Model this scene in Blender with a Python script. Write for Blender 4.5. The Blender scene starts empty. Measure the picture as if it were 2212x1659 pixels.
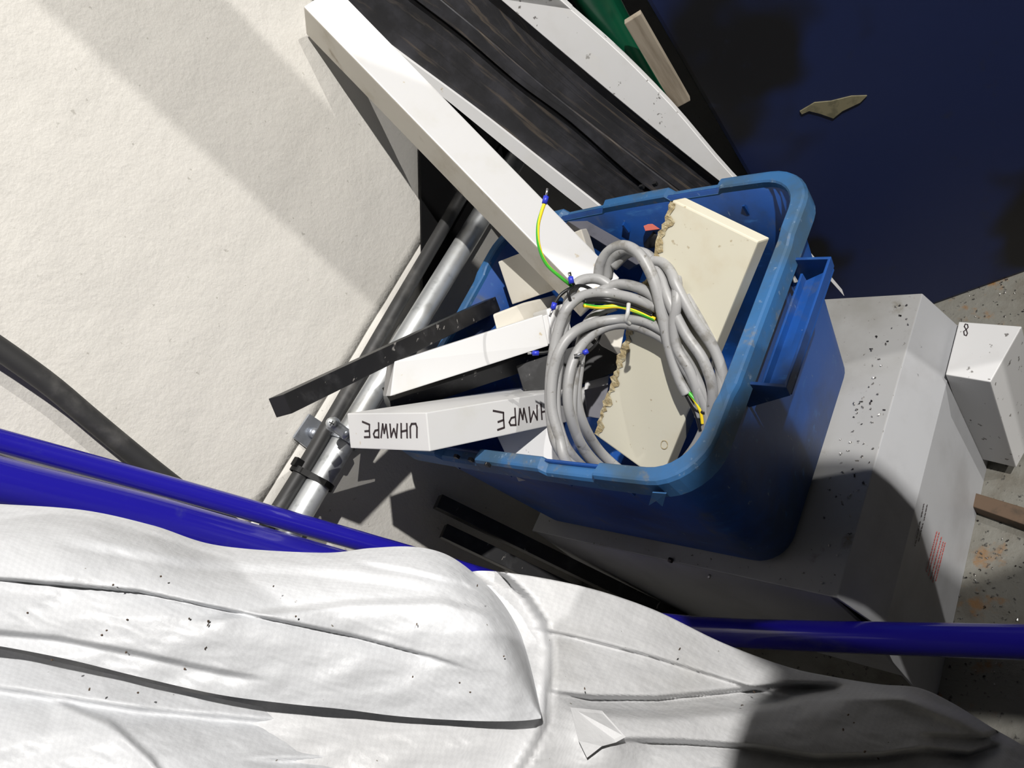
import bpy, bmesh, math, random
from mathutils import Vector, Matrix, noise
random.seed(7)
scene = bpy.context.scene
col = scene.collection
# ------------------------------------------------------------------ camera
FPX, CX, CY = 1684.66, 1106.0, 829.5
CAM = Vector((0.6321, -0.4532, 0.5498))
CR = Vector((0.6919, 0.4177, -0.5889)); CD = Vector((0.0206, -0.8267, -0.5622)); CF = Vector((-0.7217, 0.3769, -0.5806))
cd = bpy.data.cameras.new('camera'); co = bpy.data.objects.new('camera', cd); col.objects.link(co)
cd.sensor_width = 36.0; cd.lens = 36.0*FPX/2212.0; cd.clip_start = 0.01
m = Matrix(((CR.x, -CD.x, -CF.x, CAM.x), (CR.y, -CD.y, -CF.y, CAM.y), (CR.z, -CD.z, -CF.z, CAM.z), (0, 0, 0, 1)))
co.matrix_world = m; scene.camera = co
# ------------------------------------------------------------------ light
w = bpy.data.worlds.new('hall_air'); scene.world = w; w.use_nodes = True
w.node_tree.nodes['Background'].inputs[0].default_value = (0.9, 0.95, 1.0, 1); w.node_tree.nodes['Background'].inputs[1].default_value = 0.007
def lamp(name, loc, target, energy, size, color=(1, 0.97, 0.93)):
    l = bpy.data.lights.new(name, 'AREA'); l.shape = 'DISK'; l.size = size; l.energy = energy; l.color = color
    o = bpy.data.objects.new(name, l); col.objects.link(o); o.location = loc
    o.rotation_euler = (Vector(target)-Vector(loc)).to_track_quat('-Z', 'Y').to_euler()
    return o
lamp('hall_lamp', (1.9, -0.10, 2.8), (0, 0, 0), 104, 0.045)            # over the person's head
lamp('hall_lamp', (2.72, 0.90, 2.18), (-0.3, 0, 0), 36, 0.016)         # farther off, over the person's shoulder
vs = scene.view_settings
vs.view_transform = 'Standard'; vs.look = 'None'; vs.gamma = 1; vs.exposure = 0.5; vs.use_curve_mapping = False
# ------------------------------------------------------------------ helpers
def ray(x, y): return CR*((x-CX)/FPX)+CD*((y-CY)/FPX)+CF
def P(x, y, X=None, Y=None, Z=None, D=None):
    r = ray(x, y)
    if X is not None: k = (X-CAM.x)/r.x
    elif Y is not None: k = (Y-CAM.y)/r.y
    elif Z is not None: k = (Z-CAM.z)/r.z
    else: k = D
    return CAM+r*k
def PL(x, y, p0, n):
    r = ray(x, y); return CAM+r*((Vector(p0)-CAM).dot(n)/r.dot(n))
def scl(v, s): return CAM+(Vector(v)-CAM)*s
def V(*a): return Vector(a)

def mesh_obj(name, verts, faces, mat, parent=None, smooth=False, uv=None, origin=None):
    verts = [Vector(v) for v in verts]
    if parent is not None: o0 = Vector(parent['_base'])
    elif origin is not None: o0 = Vector(origin)
    else:
        n = len(verts); o0 = Vector((sum(v.x for v in verts)/n, sum(v.y for v in verts)/n, min(v.z for v in verts)))
    me = bpy.data.meshes.new(name); me.from_pydata([v-o0 for v in verts], [], faces)
    bm = bmesh.new(); bm.from_mesh(me); bmesh.ops.recalc_face_normals(bm, faces=bm.faces); bm.to_mesh(me); bm.free()
    if uv:
        lay = me.uv_layers.new(name='UVMap')
        for lp in me.loops: lay.data[lp.index].uv = uv[lp.vertex_index]
    if smooth:
        for p in me.polygons: p.use_smooth = True
    me.materials.append(mat)
    ob = bpy.data.objects.new(name, me); col.objects.link(ob)
    if parent is not None:
        ob.parent = parent
        if parent.type == 'MESH' or parent.type == 'EMPTY': pass
    else: ob.location = o0
    ob['_base'] = list(o0)
    return ob
def tag(o, label, cat, group=None, kind=None):
    o['label'] = label; o['category'] = cat
    if group: o['group'] = group
    if kind: o['kind'] = kind
    return o
def thing(name, loc, label, cat, group=None):
    e = bpy.data.objects.new(name, None); col.objects.link(e); e.location = loc; e['_base'] = list(loc); e.empty_display_size = 0.02
    return tag(e, label, cat, group)
def struct(o): o['kind'] = 'structure'; return o

def bevel_mesh(verts, faces, w, seg=2):
    bm = bmesh.new(); vv = [bm.verts.new(v) for v in verts]
    for f in faces: bm.faces.new([vv[i] for i in f])
    bmesh.ops.recalc_face_normals(bm, faces=bm.faces)
    if w > 0: bmesh.ops.bevel(bm, geom=list(bm.edges), offset=w, segments=seg, affect='EDGES', profile=0.6)
    bm.verts.index_update()
    return [v.co.copy() for v in bm.verts], [[v.index for v in f.verts] for f in bm.faces]
BOXF = [(0, 1, 3, 2), (4, 6, 7, 5), (0, 4, 5, 1), (2, 3, 7, 6), (0, 2, 6, 4), (1, 5, 7, 3)]
def box_geo(C, A, B, D, w=0.001):
    C = Vector(C); A = Vector(A).normalized(); B = Vector(B); B = (B-A*A.dot(B)).normalized(); N = A.cross(B)
    vv = [C+A*(D[0]/2*i)+B*(D[1]/2*j)+N*(D[2]/2*k) for i in (-1, 1) for j in (-1, 1) for k in (-1, 1)]
    return bevel_mesh(vv, BOXF, w)
def box(name, C, A, B, D, mat, parent=None, w=0.001):
    v, f = box_geo(C, A, B, D, w); return mesh_obj(name, v, f, mat, parent)
def aabb(name, lo, hi, mat, parent=None, w=0.001):
    lo = Vector(lo); hi = Vector(hi); return box(name, (lo+hi)/2, (1, 0, 0), (0, 1, 0), hi-lo, mat, parent, w)
def cr(pts, n):
    """catmull-rom resample of a list of vectors"""
    pts = [Vector(p) for p in pts]; out = []; L = len(pts)-1
    for i in range(n):
        s = i/(n-1)*L; k = min(int(s), L-1); f = s-k
        p0 = pts[max(k-1, 0)]; p1 = pts[k]; p2 = pts[k+1]; p3 = pts[min(k+2, L)]
        out.append(0.5*((2*p1)+(p2-p0)*f+(2*p0-5*p1+4*p2-p3)*f*f+(3*p1-p0-3*p2+p3)*f**3))
    return out
def tube_geo(path, r, seg=14, caps=True, rfun=None):
    path = [Vector(p) for p in path]; n = len(path); V_, F_ = [], []
    t0 = (path[1]-path[0]).normalized(); up = Vector((0, 0, 1)) if abs(t0.z) < 0.9 else Vector((1, 0, 0))
    u = t0.cross(up).normalized()
    for i, p in enumerate(path):
        t = (path[min(i+1, n-1)]-path[max(i-1, 0)]).normalized()
        u = (u-t*u.dot(t)).normalized(); v = t.cross(u); rr = rfun(i/(n-1)) if rfun else r
        for k in range(seg):
            a = 2*math.pi*k/seg; V_.append(p+u*(rr*math.cos(a))+v*(rr*math.sin(a)))
    for i in range(n-1):
        for k in range(seg):
            F_.append((i*seg+k, i*seg+(k+1) % seg, (i+1)*seg+(k+1) % seg, (i+1)*seg+k))
    if caps: F_.append(tuple(range(seg))[::-1]); F_.append(tuple(range((n-1)*seg, n*seg)))
    return V_, F_
def longer(q, a, b):
    q = [Vector(p) for p in q]; d0 = (q[0]-q[1]).normalized(); d1 = (q[-1]-q[-2]).normalized(); s0 = (q[0]-q[1]).length; s1 = (q[-1]-q[-2]).length
    k0 = max(1, round(a/s0)); k1 = max(1, round(b/s1))
    return [q[0]+d0*(a*i/k0) for i in range(k0, 0, -1)]+q+[q[-1]+d1*(b*i/k1) for i in range(1, k1+1)]
def tube(name, path, r, mat, parent=None, seg=14, n=None, rfun=None):
    if n: path = cr(path, n)
    v, f = tube_geo(path, r, seg, True, rfun); return mesh_obj(name, v, f, mat, parent, smooth=True)
def sm(a, b, x):
    t = max(0.0, min(1.0, (x-a)/(b-a))); return t*t*(3-2*t)
def slab_poly(name, front, back_vec, mat, parent=None, w=0.0008):
    """polygon given by points, thickened along back_vec"""
    n = len(front); front = [Vector(p) for p in front]; bv = Vector(back_vec)
    vv = front+[p+bv for p in front]
    ff = [tuple(range(n)), tuple(range(2*n-1, n-1, -1))]+[(i, (i+1) % n, n+(i+1) % n, n+i) for i in range(n)]
    v, f = bevel_mesh(vv, ff, w); return mesh_obj(name, v, f, mat, parent)
# ------------------------------------------------------------------ materials
def mat(name, base, rough=0.5, metal=0.0, spots=(), bump=None, spec=0.5, coat=0.0, sss=0.0, rough_var=0.0):
    """spots: (scale, colour, lo, hi, detail[, stretch xyz]) noise masks laid over the base colour"""
    sc_ = lambda c: tuple(v*0.76 for v in c)
    if max(base) > 0.04 and metal < 0.5: base = sc_(base); spots = [(s_[0], sc_(s_[1]), *s_[2:]) for s_ in spots]
    M = bpy.data.materials.new(name); M.use_nodes = True; nt = M.node_tree; N = nt.nodes; Lk = nt.links
    b = N['Principled BSDF']; b.inputs['Roughness'].default_value = rough; b.inputs['Metallic'].default_value = metal
    b.inputs['Specular IOR Level'].default_value = spec; b.inputs['Coat Weight'].default_value = coat
    if sss: b.inputs['Subsurface Weight'].default_value = sss; b.inputs['Subsurface Radius'].default_value = (0.01, 0.01, 0.008)
    tc = N.new('ShaderNodeTexCoord')
    prev = None
    def noise_node(scale, detail, stretch=None, rgh=0.6):
        n = N.new('ShaderNodeTexNoise'); n.inputs['Scale'].default_value = scale; n.inputs['Detail'].default_value = detail; n.inputs['Roughness'].default_value = rgh
        if stretch:
            mp = N.new('ShaderNodeMapping'); mp.inputs['Scale'].default_value = stretch; Lk.new(tc.outputs['Object'], mp.inputs[0]); Lk.new(mp.outputs[0], n.inputs['Vector'])
        else: Lk.new(tc.outputs['Object'], n.inputs['Vector'])
        return n
    base4 = (*base, 1)
    for s in spots:
        n = noise_node(s[0], s[4] if len(s) > 4 else 4, s[5] if len(s) > 5 else None)
        r = N.new('ShaderNodeMapRange'); r.inputs[1].default_value = s[2]; r.inputs[2].default_value = s[3]; r.interpolation_type = 'SMOOTHSTEP'
        Lk.new(n.outputs['Fac'], r.inputs[0])
        mx = N.new('ShaderNodeMix'); mx.data_type = 'RGBA'
        Lk.new(r.outputs[0], mx.inputs[0])
        if prev is None: mx.inputs[6].default_value = base4
        else: Lk.new(prev, mx.inputs[6])
        mx.inputs[7].default_value = (*s[1], 1); prev = mx.outputs[2]
    if prev is None: b.inputs['Base Color'].default_value = base4
    else: Lk.new(prev, b.inputs['Base Color'])
    if rough_var:
        n = noise_node(40, 3); r = N.new('ShaderNodeMapRange'); r.inputs[3].default_value = rough-rough_var; r.inputs[4].default_value = rough+rough_var
        Lk.new(n.outputs['Fac'], r.inputs[0]); Lk.new(r.outputs[0], b.inputs['Roughness'])
    if bump:
        last = None
        for (sc, strength, dist, *st) in bump:
            n = noise_node(sc, 4, st[0] if st else None); bp = N.new('ShaderNodeBump'); bp.inputs['Strength'].default_value = strength; bp.inputs['Distance'].default_value = dist
            Lk.new(n.outputs['Fac'], bp.inputs['Height'])
            if last: Lk.new(last, bp.inputs['Normal'])
            last = bp.outputs[0]
        Lk.new(last, b.inputs['Normal'])
    return M
def weave_mat(name, base, grime):
    M = mat(name, base, 0.46, 0, [(6, grime, 0.58, 0.85, 5), (14, (0.36, 0.34, 0.29), 0.70, 0.80, 7), (190, (0.20, 0.18, 0.14), 0.755, 0.80, 2)], None, 0.4)
    nt = M.node_tree; N = nt.nodes; L = nt.links; b = N['Principled BSDF']; src = b.inputs['Base Color'].links[0].from_socket
    uv = N.new('ShaderNodeUVMap'); mp = N.new('ShaderNodeMapping'); mp.inputs['Rotation'].default_value = (0, 0, 0.55); L.new(uv.outputs[0], mp.inputs[0])
    ck = N.new('ShaderNodeTexChecker'); ck.inputs['Scale'].default_value = 360; L.new(mp.outputs[0], ck.inputs['Vector'])
    n = N.new('ShaderNodeTexNoise'); n.inputs['Scale'].default_value = 45; n.inputs['Detail'].default_value = 6
    tc = N.new('ShaderNodeTexCoord'); L.new(tc.outputs['Object'], n.inputs['Vector'])
    mx = N.new('ShaderNodeMix'); mx.data_type = 'RGBA'; mx.blend_type = 'MULTIPLY'; mx.inputs[7].default_value = (0.955, 0.955, 0.957, 1); L.new(ck.outputs['Fac'], mx.inputs[0]); L.new(src, mx.inputs[6]); L.new(mx.outputs[2], b.inputs['Base Color'])
    b1 = N.new('ShaderNodeBump'); b1.inputs['Strength'].default_value = 0.12; b1.inputs['Distance'].default_value = 0.0004; L.new(ck.outputs['Fac'], b1.inputs['Height'])
    b2 = N.new('ShaderNodeBump'); b2.inputs['Strength'].default_value = 0.4; b2.inputs['Distance'].default_value = 0.005; L.new(n.outputs['Fac'], b2.inputs['Height']); L.new(b1.outputs[0], b2.inputs['Normal'])
    L.new(b2.outputs[0], b.inputs['Normal'])
    return M
def stripe_mat(name, c1, c2, turns):
    """two-colour earth wire insulation, split along its length"""
    M = mat(name, c1, 0.4); nt = M.node_tree; N = nt.nodes; L = nt.links; b = N['Principled BSDF']
    uv = N.new('ShaderNodeUVMap'); sx = N.new('ShaderNodeSeparateXYZ'); L.new(uv.outputs[0], sx.inputs[0])
    ad = N.new('ShaderNodeMath'); ad.operation = 'MULTIPLY_ADD'; L.new(sx.outputs[1], ad.inputs[0]); ad.inputs[1].default_value = turns; L.new(sx.outputs[0], ad.inputs[2])
    fr = N.new('ShaderNodeMath'); fr.operation = 'FRACT'; L.new(ad.outputs[0], fr.inputs[0])
    gt = N.new('ShaderNodeMath'); gt.operation = 'GREATER_THAN'; L.new(fr.outputs[0], gt.inputs[0]); gt.inputs[1].default_value = 0.5
    mx = N.new('ShaderNodeMix'); mx.data_type = 'RGBA'; L.new(gt.outputs[0], mx.inputs[0]); mx.inputs[6].default_value = (*c1, 1); mx.inputs[7].default_value = (*c2, 1)
    L.new(mx.outputs[2], b.inputs['Base Color']); return M
def streak(M_, colour, lo, hi, scale):
    """scuffs drawn out along the length of a board (second UV axis)"""
    nt = M_.node_tree; N = nt.nodes; L = nt.links; b = N['Principled BSDF']; src = b.inputs['Base Color'].links[0].from_socket
    uv = N.new('ShaderNodeUVMap'); mp = N.new('ShaderNodeMapping'); mp.inputs['Scale'].default_value = scale; L.new(uv.outputs[0], mp.inputs[0])
    n = N.new('ShaderNodeTexNoise'); n.inputs['Scale'].default_value = 1.0; n.inputs['Detail'].default_value = 6; n.inputs['Roughness'].default_value = 0.65; L.new(mp.outputs[0], n.inputs['Vector'])
    r = N.new('ShaderNodeMapRange'); r.inputs[1].default_value = lo; r.inputs[2].default_value = hi; L.new(n.outputs['Fac'], r.inputs[0])
    mx = N.new('ShaderNodeMix'); mx.data_type = 'RGBA'; L.new(r.outputs[0], mx.inputs[0]); L.new(src, mx.inputs[6]); mx.inputs[7].default_value = (*colour, 1); L.new(mx.outputs[2], b.inputs['Base Color'])
M = {}
M['wall'] = mat('wall_paint', (0.80, 0.775, 0.72), 0.62, 0, [(3, (0.70, 0.68, 0.63), 0.5, 0.75, 6), (90, (0.55, 0.53, 0.48), 0.67, 0.74, 3)], [(9, 0.5, 0.006), (55, 0.35, 0.003), (220, 0.25, 0.0012)])
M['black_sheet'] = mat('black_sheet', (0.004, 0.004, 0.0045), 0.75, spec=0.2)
M['galv'] = mat('galvanised_steel', (0.62, 0.64, 0.65), 0.42, 0.65, [(60, (0.42, 0.44, 0.44), 0.5, 0.75, 4), (14, (0.50, 0.50, 0.48), 0.5, 0.8, 3)], [(150, 0.1, 0.0005)], rough_var=0.1)
M['zinc'] = mat('zinc_plate', (0.5, 0.53, 0.58), 0.4, 0.85, [(80, (0.36, 0.38, 0.42), 0.5, 0.7, 4)], rough_var=0.1)
M['hose'] = mat('black_hose_rubber', (0.03, 0.03, 0.03), 0.55, 0, [(25, (0.075, 0.073, 0.07), 0.5, 0.75, 5)])
M['crate'] = mat('blue_crate_plastic', (0.004, 0.075, 0.34), 0.5, 0, [(7, (0.010, 0.040, 0.13), 0.42, 0.72, 7), (26, (0.085, 0.105, 0.12), 0.56, 0.80, 7, (1, 1, 0.4)), (60, (0.03, 0.14, 0.40), 0.60, 0.78, 5, (0.3, 1, 1)), (170, (0.20, 0.28, 0.38), 0.68, 0.78, 3, (1, 1, 0.3))], [(60, 0.15, 0.001)])
M['crate_rim'] = mat('scuffed_blue_rim', (0.035, 0.155, 0.38), 0.52, 0, [(14, (0.055, 0.12, 0.20), 0.42, 0.7, 6), (40, (0.20, 0.20, 0.17), 0.56, 0.76, 6), (110, (0.22, 0.32, 0.45), 0.62, 0.75, 4)], [(90, 0.2, 0.001)])
M['pe_white'] = mat('white_polyethylene', (0.86, 0.86, 0.86), 0.42, 0, [(12, (0.80, 0.79, 0.75), 0.5, 0.8, 5), (50, (0.66, 0.56, 0.40), 0.69, 0.74, 3)], sss=0.08)
M['pe_dirty'] = mat('grimy_white_polyethylene', (0.78, 0.74, 0.65), 0.5, 0, [(10, (0.58, 0.52, 0.41), 0.48, 0.72, 6), (34, (0.34, 0.26, 0.17), 0.62, 0.76, 6, (1, 1, 0.3))])
M['pe_speck'] = mat('speckled_white_polyethylene', (0.80, 0.80, 0.80), 0.45, 0, [(85, (0.22, 0.21, 0.20), 0.655, 0.70, 3), (9, (0.70, 0.69, 0.67), 0.5, 0.8, 5)])
M['nylon'] = mat('cream_nylon', (0.87, 0.83, 0.67), 0.42, 0, [(12, (0.80, 0.72, 0.54), 0.55, 0.8, 5), (90, (0.62, 0.54, 0.38), 0.69, 0.74, 2)], sss=0.08)
M['nylon_saw'] = mat('sawn_nylon_edge', (0.46, 0.36, 0.19), 0.8, 0, [(120, (0.66, 0.58, 0.38), 0.45, 0.65, 4)], [(180, 0.9, 0.003)])
M['pe_black'] = mat('black_polyethylene', (0.010, 0.010, 0.011), 0.42, 0, [(40, (0.03, 0.03, 0.032), 0.5, 0.75, 5), (120, (0.20, 0.19, 0.18), 0.665, 0.71, 3, (1, 0.35, 1))])
M['pe_black_board'] = mat('black_board', (0.018, 0.018, 0.02), 0.5, 0, [(25, (0.036, 0.036, 0.042), 0.4, 0.7, 6), (50, (0.11, 0.085, 0.06), 0.66, 0.85, 6, (1, 1, 0.12))], [(80, 0.3, 0.001)])
M['pe_grey'] = mat('grey_plastic', (0.20, 0.20, 0.23), 0.45, 0, [(30, (0.15, 0.15, 0.17), 0.5, 0.7, 4)])
M['cable'] = mat('grey_cable_sheath', (0.40, 0.40, 0.40), 0.42, 0, [(45, (0.25, 0.24, 0.22), 0.52, 0.70, 5), (160, (0.20, 0.19, 0.17), 0.64, 0.74, 3)])
M['wire_black'] = mat('black_wire', (0.008, 0.008, 0.009), 0.4)
M['wire_pe'] = stripe_mat('earth_wire', (0.85, 0.62, 0.02), (0.05, 0.40, 0.03), 0.6)
M['ferrule'] = mat('blue_ferrule', (0.03, 0.05, 0.62), 0.4)
M['tin'] = mat('tinned_copper', (0.75, 0.75, 0.74), 0.25, 1.0)
M['sack'] = weave_mat('woven_sack', (0.76, 0.775, 0.80), (0.68, 0.69, 0.705))
M['sack_in'] = weave_mat('woven_sack_lining', (0.72, 0.725, 0.735), (0.58, 0.575, 0.56))
M['grey_box'] = mat('grey_painted_steel', (0.43, 0.43, 0.425), 0.5, 0, [(6, (0.33, 0.325, 0.305), 0.42, 0.7, 6), (22, (0.20, 0.18, 0.13), 0.60, 0.78, 7), (60, (0.30, 0.16, 0.08), 0.70, 0.80, 5), (170, (0.10, 0.09, 0.07), 0.66, 0.74, 4)])
M['grey_side'] = mat('light_grey_painted_steel', (0.52, 0.53, 0.55), 0.5, 0, [(7, (0.42, 0.42, 0.43), 0.45, 0.75, 6), (60, (0.16, 0.16, 0.16), 0.73, 0.8, 4)])
M['floor'] = mat('oily_concrete', (0.20, 0.195, 0.17), 0.6, 0, [(9, (0.13, 0.115, 0.09), 0.42, 0.66, 7), (26, (0.24, 0.13, 0.05), 0.58, 0.72, 6), (120, (0.03, 0.028, 0.025), 0.60, 0.70, 5)], [(60, 0.5, 0.004)], rough_var=0.2)
M['tube_blue'] = mat('royal_blue_enamel', (0.018, 0.013, 0.36), 0.2, 0, [(30, (0.05, 0.05, 0.32), 0.6, 0.8, 5, (0.3, 1, 1))], coat=0.4)
M['machine'] = mat('dark_blue_machine_paint', (0.005, 0.013, 0.064), 0.5, 0, [(3.2, (0.0025, 0.0025, 0.004), 0.50, 0.60, 3), (30, (0.012, 0.016, 0.035), 0.6, 0.85, 5)], [(12, 0.2, 0.004)])  # large near-black blotches stand in for shadow shapes on the panel
M['torn'] = mat('bare_yellowed_patch', (0.19, 0.17, 0.10), 0.7, 0, [(60, (0.12, 0.11, 0.065), 0.45, 0.65, 4)])
M['green'] = mat('dark_green_plastic', (0.004, 0.075, 0.035), 0.3, 0, [(10, (0.006, 0.03, 0.017), 0.5, 0.75, 4)])
M['wood'] = mat('weathered_timber', (0.36, 0.31, 0.24), 0.7, 0, [(60, (0.22, 0.18, 0.13), 0.45, 0.7, 5, (1, 1, 0.1))])
M['wood_dark'] = mat('oily_brown_timber', (0.12, 0.075, 0.045), 0.7, 0, [(30, (0.04, 0.03, 0.02), 0.45, 0.7, 5)])
M['red'] = mat('red_print', (0.62, 0.10, 0.09), 0.6)
M['orange_red'] = mat('orange_red_band', (0.60, 0.09, 0.045), 0.5)
M['ink'] = mat('brown_black_marker', (0.045, 0.032, 0.035), 0.6)
M['tie_black'] = mat('black_nylon', (0.006, 0.006, 0.006), 0.55, spec=0.25)
M['tie_clear'] = mat('clear_cable_tie', (0.62, 0.62, 0.60), 0.35)
M['swarf'] = mat('metal_swarf', (0.55, 0.54, 0.52), 0.3, 0.9, [(50, (0.06, 0.05, 0.05), 0.45, 0.6, 2)])
streak(M['pe_black_board'], (0.12, 0.095, 0.07), 0.54, 0.72, (60, 4, 1)); streak(M['pe_black_board'], (0.006, 0.006, 0.006), 0.56, 0.75, (160, 3, 1)); streak(M['pe_speck'], (0.62, 0.61, 0.58), 0.55, 0.8, (40, 8, 1))
FLOOR = -0.60; WX = -0.33
# ------------------------------------------------------------------ setting
struct(aabb('floor', (-0.4, -2.0, FLOOR-0.06), (3.2, 1.4, FLOOR), M['floor'], w=0))
def wall():
    """painted masonry with a fine level joint just above the pipe"""
    n = 240; z0, z1, zj = FLOOR, 1.6, 0.058
    ys = [-1.9+3.2*i/n for i in range(n+1)]
    zs = [z0+(zj-0.0012-z0)*i/40 for i in range(41)]+[zj-0.0008, zj+0.0008]+[zj+0.0012+(z1-zj-0.0012)*i/110 for i in range(111)]
    vv, ff = [], []
    for j, z in enumerate(zs):
        for y in ys:
            d = 0.0016*noise.noise(Vector((y*14, z*14, 3)))+0.0007*noise.noise(Vector((y*60, z*60, 9)))
            g = -0.0015 if j in (41, 42) else 0
            if z > 0.06:                                   # faint bed joints of the painted blocks
                k = (z-0.06) % 0.21
                if k < 0.012: d -= 0.0012*(0.5+0.5*math.sin(y*37))
            vv.append((WX-0.004+d+g, y, z))
    W = n+1
    for j in range(len(zs)-1):
        for i in range(n): ff.append((j*W+i, j*W+i+1, (j+1)*W+i+1, (j+1)*W+i))
    b = len(vv); vv += [(WX-0.12, ys[0], z0), (WX-0.12, ys[-1], z0), (WX-0.12, ys[-1], z1), (WX-0.12, ys[0], z1)]
    t = (len(zs)-1)*W
    ff += [(b, b+3, b+2, b+1), tuple(range(n, -1, -1))+(b, b+1), tuple(range(t, t+n+1))+(b+2, b+3)]
    o = mesh_obj('wall_left', vv, ff, M['wall'], smooth=True); return struct(o)
wall()
# ------------------------------------------------------------------ blue machine cabinet
mn = V(0.4254, -0.905, 0); mt = V(0.905, 0.4254, 0); m0 = V(0.164, 0.4875, FLOOR)
mr = thing('machine_cabinet', m0+mt*0.2-mn*0.2, 'large dark blue machine cabinet with peeling paint beside the white blocks', 'machine')
c0 = m0+mt*0.36-mn*0.151+V(0, 0, 0.60)
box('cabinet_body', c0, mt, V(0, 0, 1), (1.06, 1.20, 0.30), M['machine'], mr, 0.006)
tp = [PL(x, y, m0+mn*0.0012, mn) for x, y in [(1728, 241), (1760, 222), (1795, 219), (1840, 208), (1873, 207), (1858, 222), (1820, 240), (1800, 256), (1772, 246), (1748, 240), (1732, 247)]]
o = slab_poly('torn_patch', tp, -mn*0.003, M['torn'], mr, 0); o['label'] = 'ragged yellow grey patch of bare metal'
# ------------------------------------------------------------------ grey sheet-metal box
g = thing('sheet_metal_box', (0.03, 0.045, FLOOR), 'light grey sheet metal box strewn with swarf, under the blue crate', 'box')
XT, ZT, XS, ZS, YN, YF, XL = 0.262, -0.2985, 0.290, -0.376, -0.1725, 0.259, -0.215
slab_poly('box_top', [(XL, YN, ZT), (XT, YN, ZT), (XT, YF, ZT), (XL, YF, ZT)], (0, 0, -0.004), M['grey_box'], g, 0.0012)
slab_poly('sloping_flange', [(XT, YN, ZT), (XS, YN, ZS), (XS, YF, ZS), (XT, YF, ZT)], (-0.004, 0, -0.0015), M['grey_side'], g, 0.0012)
slab_poly('side_panel', [(XS-0.001, YN-0.02, ZS), (XS-0.001, YN-0.02, FLOOR), (XS-0.001, YF-0.004, FLOOR), (XS-0.001, YF-0.004, ZS)], (-0.004, 0, 0), M['grey_side'], g, 0.0008)
slab_poly('front_panel', [(XL, YN+0.002, ZT-0.003), (XT-0.012, YN+0.002, ZT-0.003), (XT+0.012, YN+0.012, FLOOR), (XL, YN+0.012, FLOOR)], (0, 0.004, 0), M['grey_side'], g, 0.0008)
slab_poly('rear_panel', [(XL, YF, ZT-0.003), (XT, YF, ZT-0.003), (XS-0.006, YF, ZS), (XS-0.006, YF, FLOOR), (XL, YF, FLOOR)], (0, -0.004, 0), M['grey_side'], g, 0.0008)
slab_poly('end_panel', [(XL, YN+0.014, ZT-0.004), (XL, YF-0.006, ZT-0.004), (XL, YF-0.006, FLOOR), (XL, YN+0.014, FLOOR)], (0.004, 0, 0), M['grey_side'], g, 0.0008)
for (x, y) in [(1448, 1211), (1532, 1246)]:                                # holes / rivets on the front edge
    p = P(x, y, Y=YN); tube('rivet', [p+V(0, 0.003, 0), p+V(0, -0.0022, 0)], 0.0035 if x < 1500 else 0.002, M['swarf'], g, 10)
# red warning print and scribbles on the side panel
def dashes(name, rows, x, mt_, parent, h):
    vv, ff = [], []
    for (p0, p1) in rows:
        q0, q1 = P(*p0, X=x), P(*p1, X=x); L = (q1-q0).length; d = (q1-q0).normalized(); u = d.cross(V(1, 0, 0)); s = 0
        while s < L:
            l = min(random.uniform(0.002, 0.006), L-s); b = len(vv)
            if l > 0.0008:
                for e in (0, 0.0003):
                    for a, c in ((s, -h), (s+l, -h), (s+l, h), (s, h)): vv.append(q0+d*a+u*c+V(e, 0, 0))
                ff += [(b, b+1, b+2, b+3), (b+4, b+7, b+6, b+5)]+[(b+i, b+4+i, b+4+(i+1) % 4, b+(i+1) % 4) for i in range(4)]
            s += l+random.uniform(0.0006, 0.0014)
    return mesh_obj(name, vv, ff, mt_, parent)
rows = [((2024, 1148), (2001, 1236)), ((2029, 1150), (2005, 1244)), ((2034, 1160), (2010, 1254)), ((2038, 1170), (2015, 1258)), ((2042, 1172), (2021, 1256))]
o = dashes('warning_print', rows, XS, M['red'], g, 0.0009); o['label'] = 'lines of faded red warning print'
rows = [((1996, 1088), (1990, 1118)), ((2003, 1090), (1996, 1124)), ((1988, 1126), (1976, 1180)), ((1994, 1130), (1984, 1170))]
o = dashes('scribbled_print', rows, XS, M['ink'], g, 0.0008)
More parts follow.
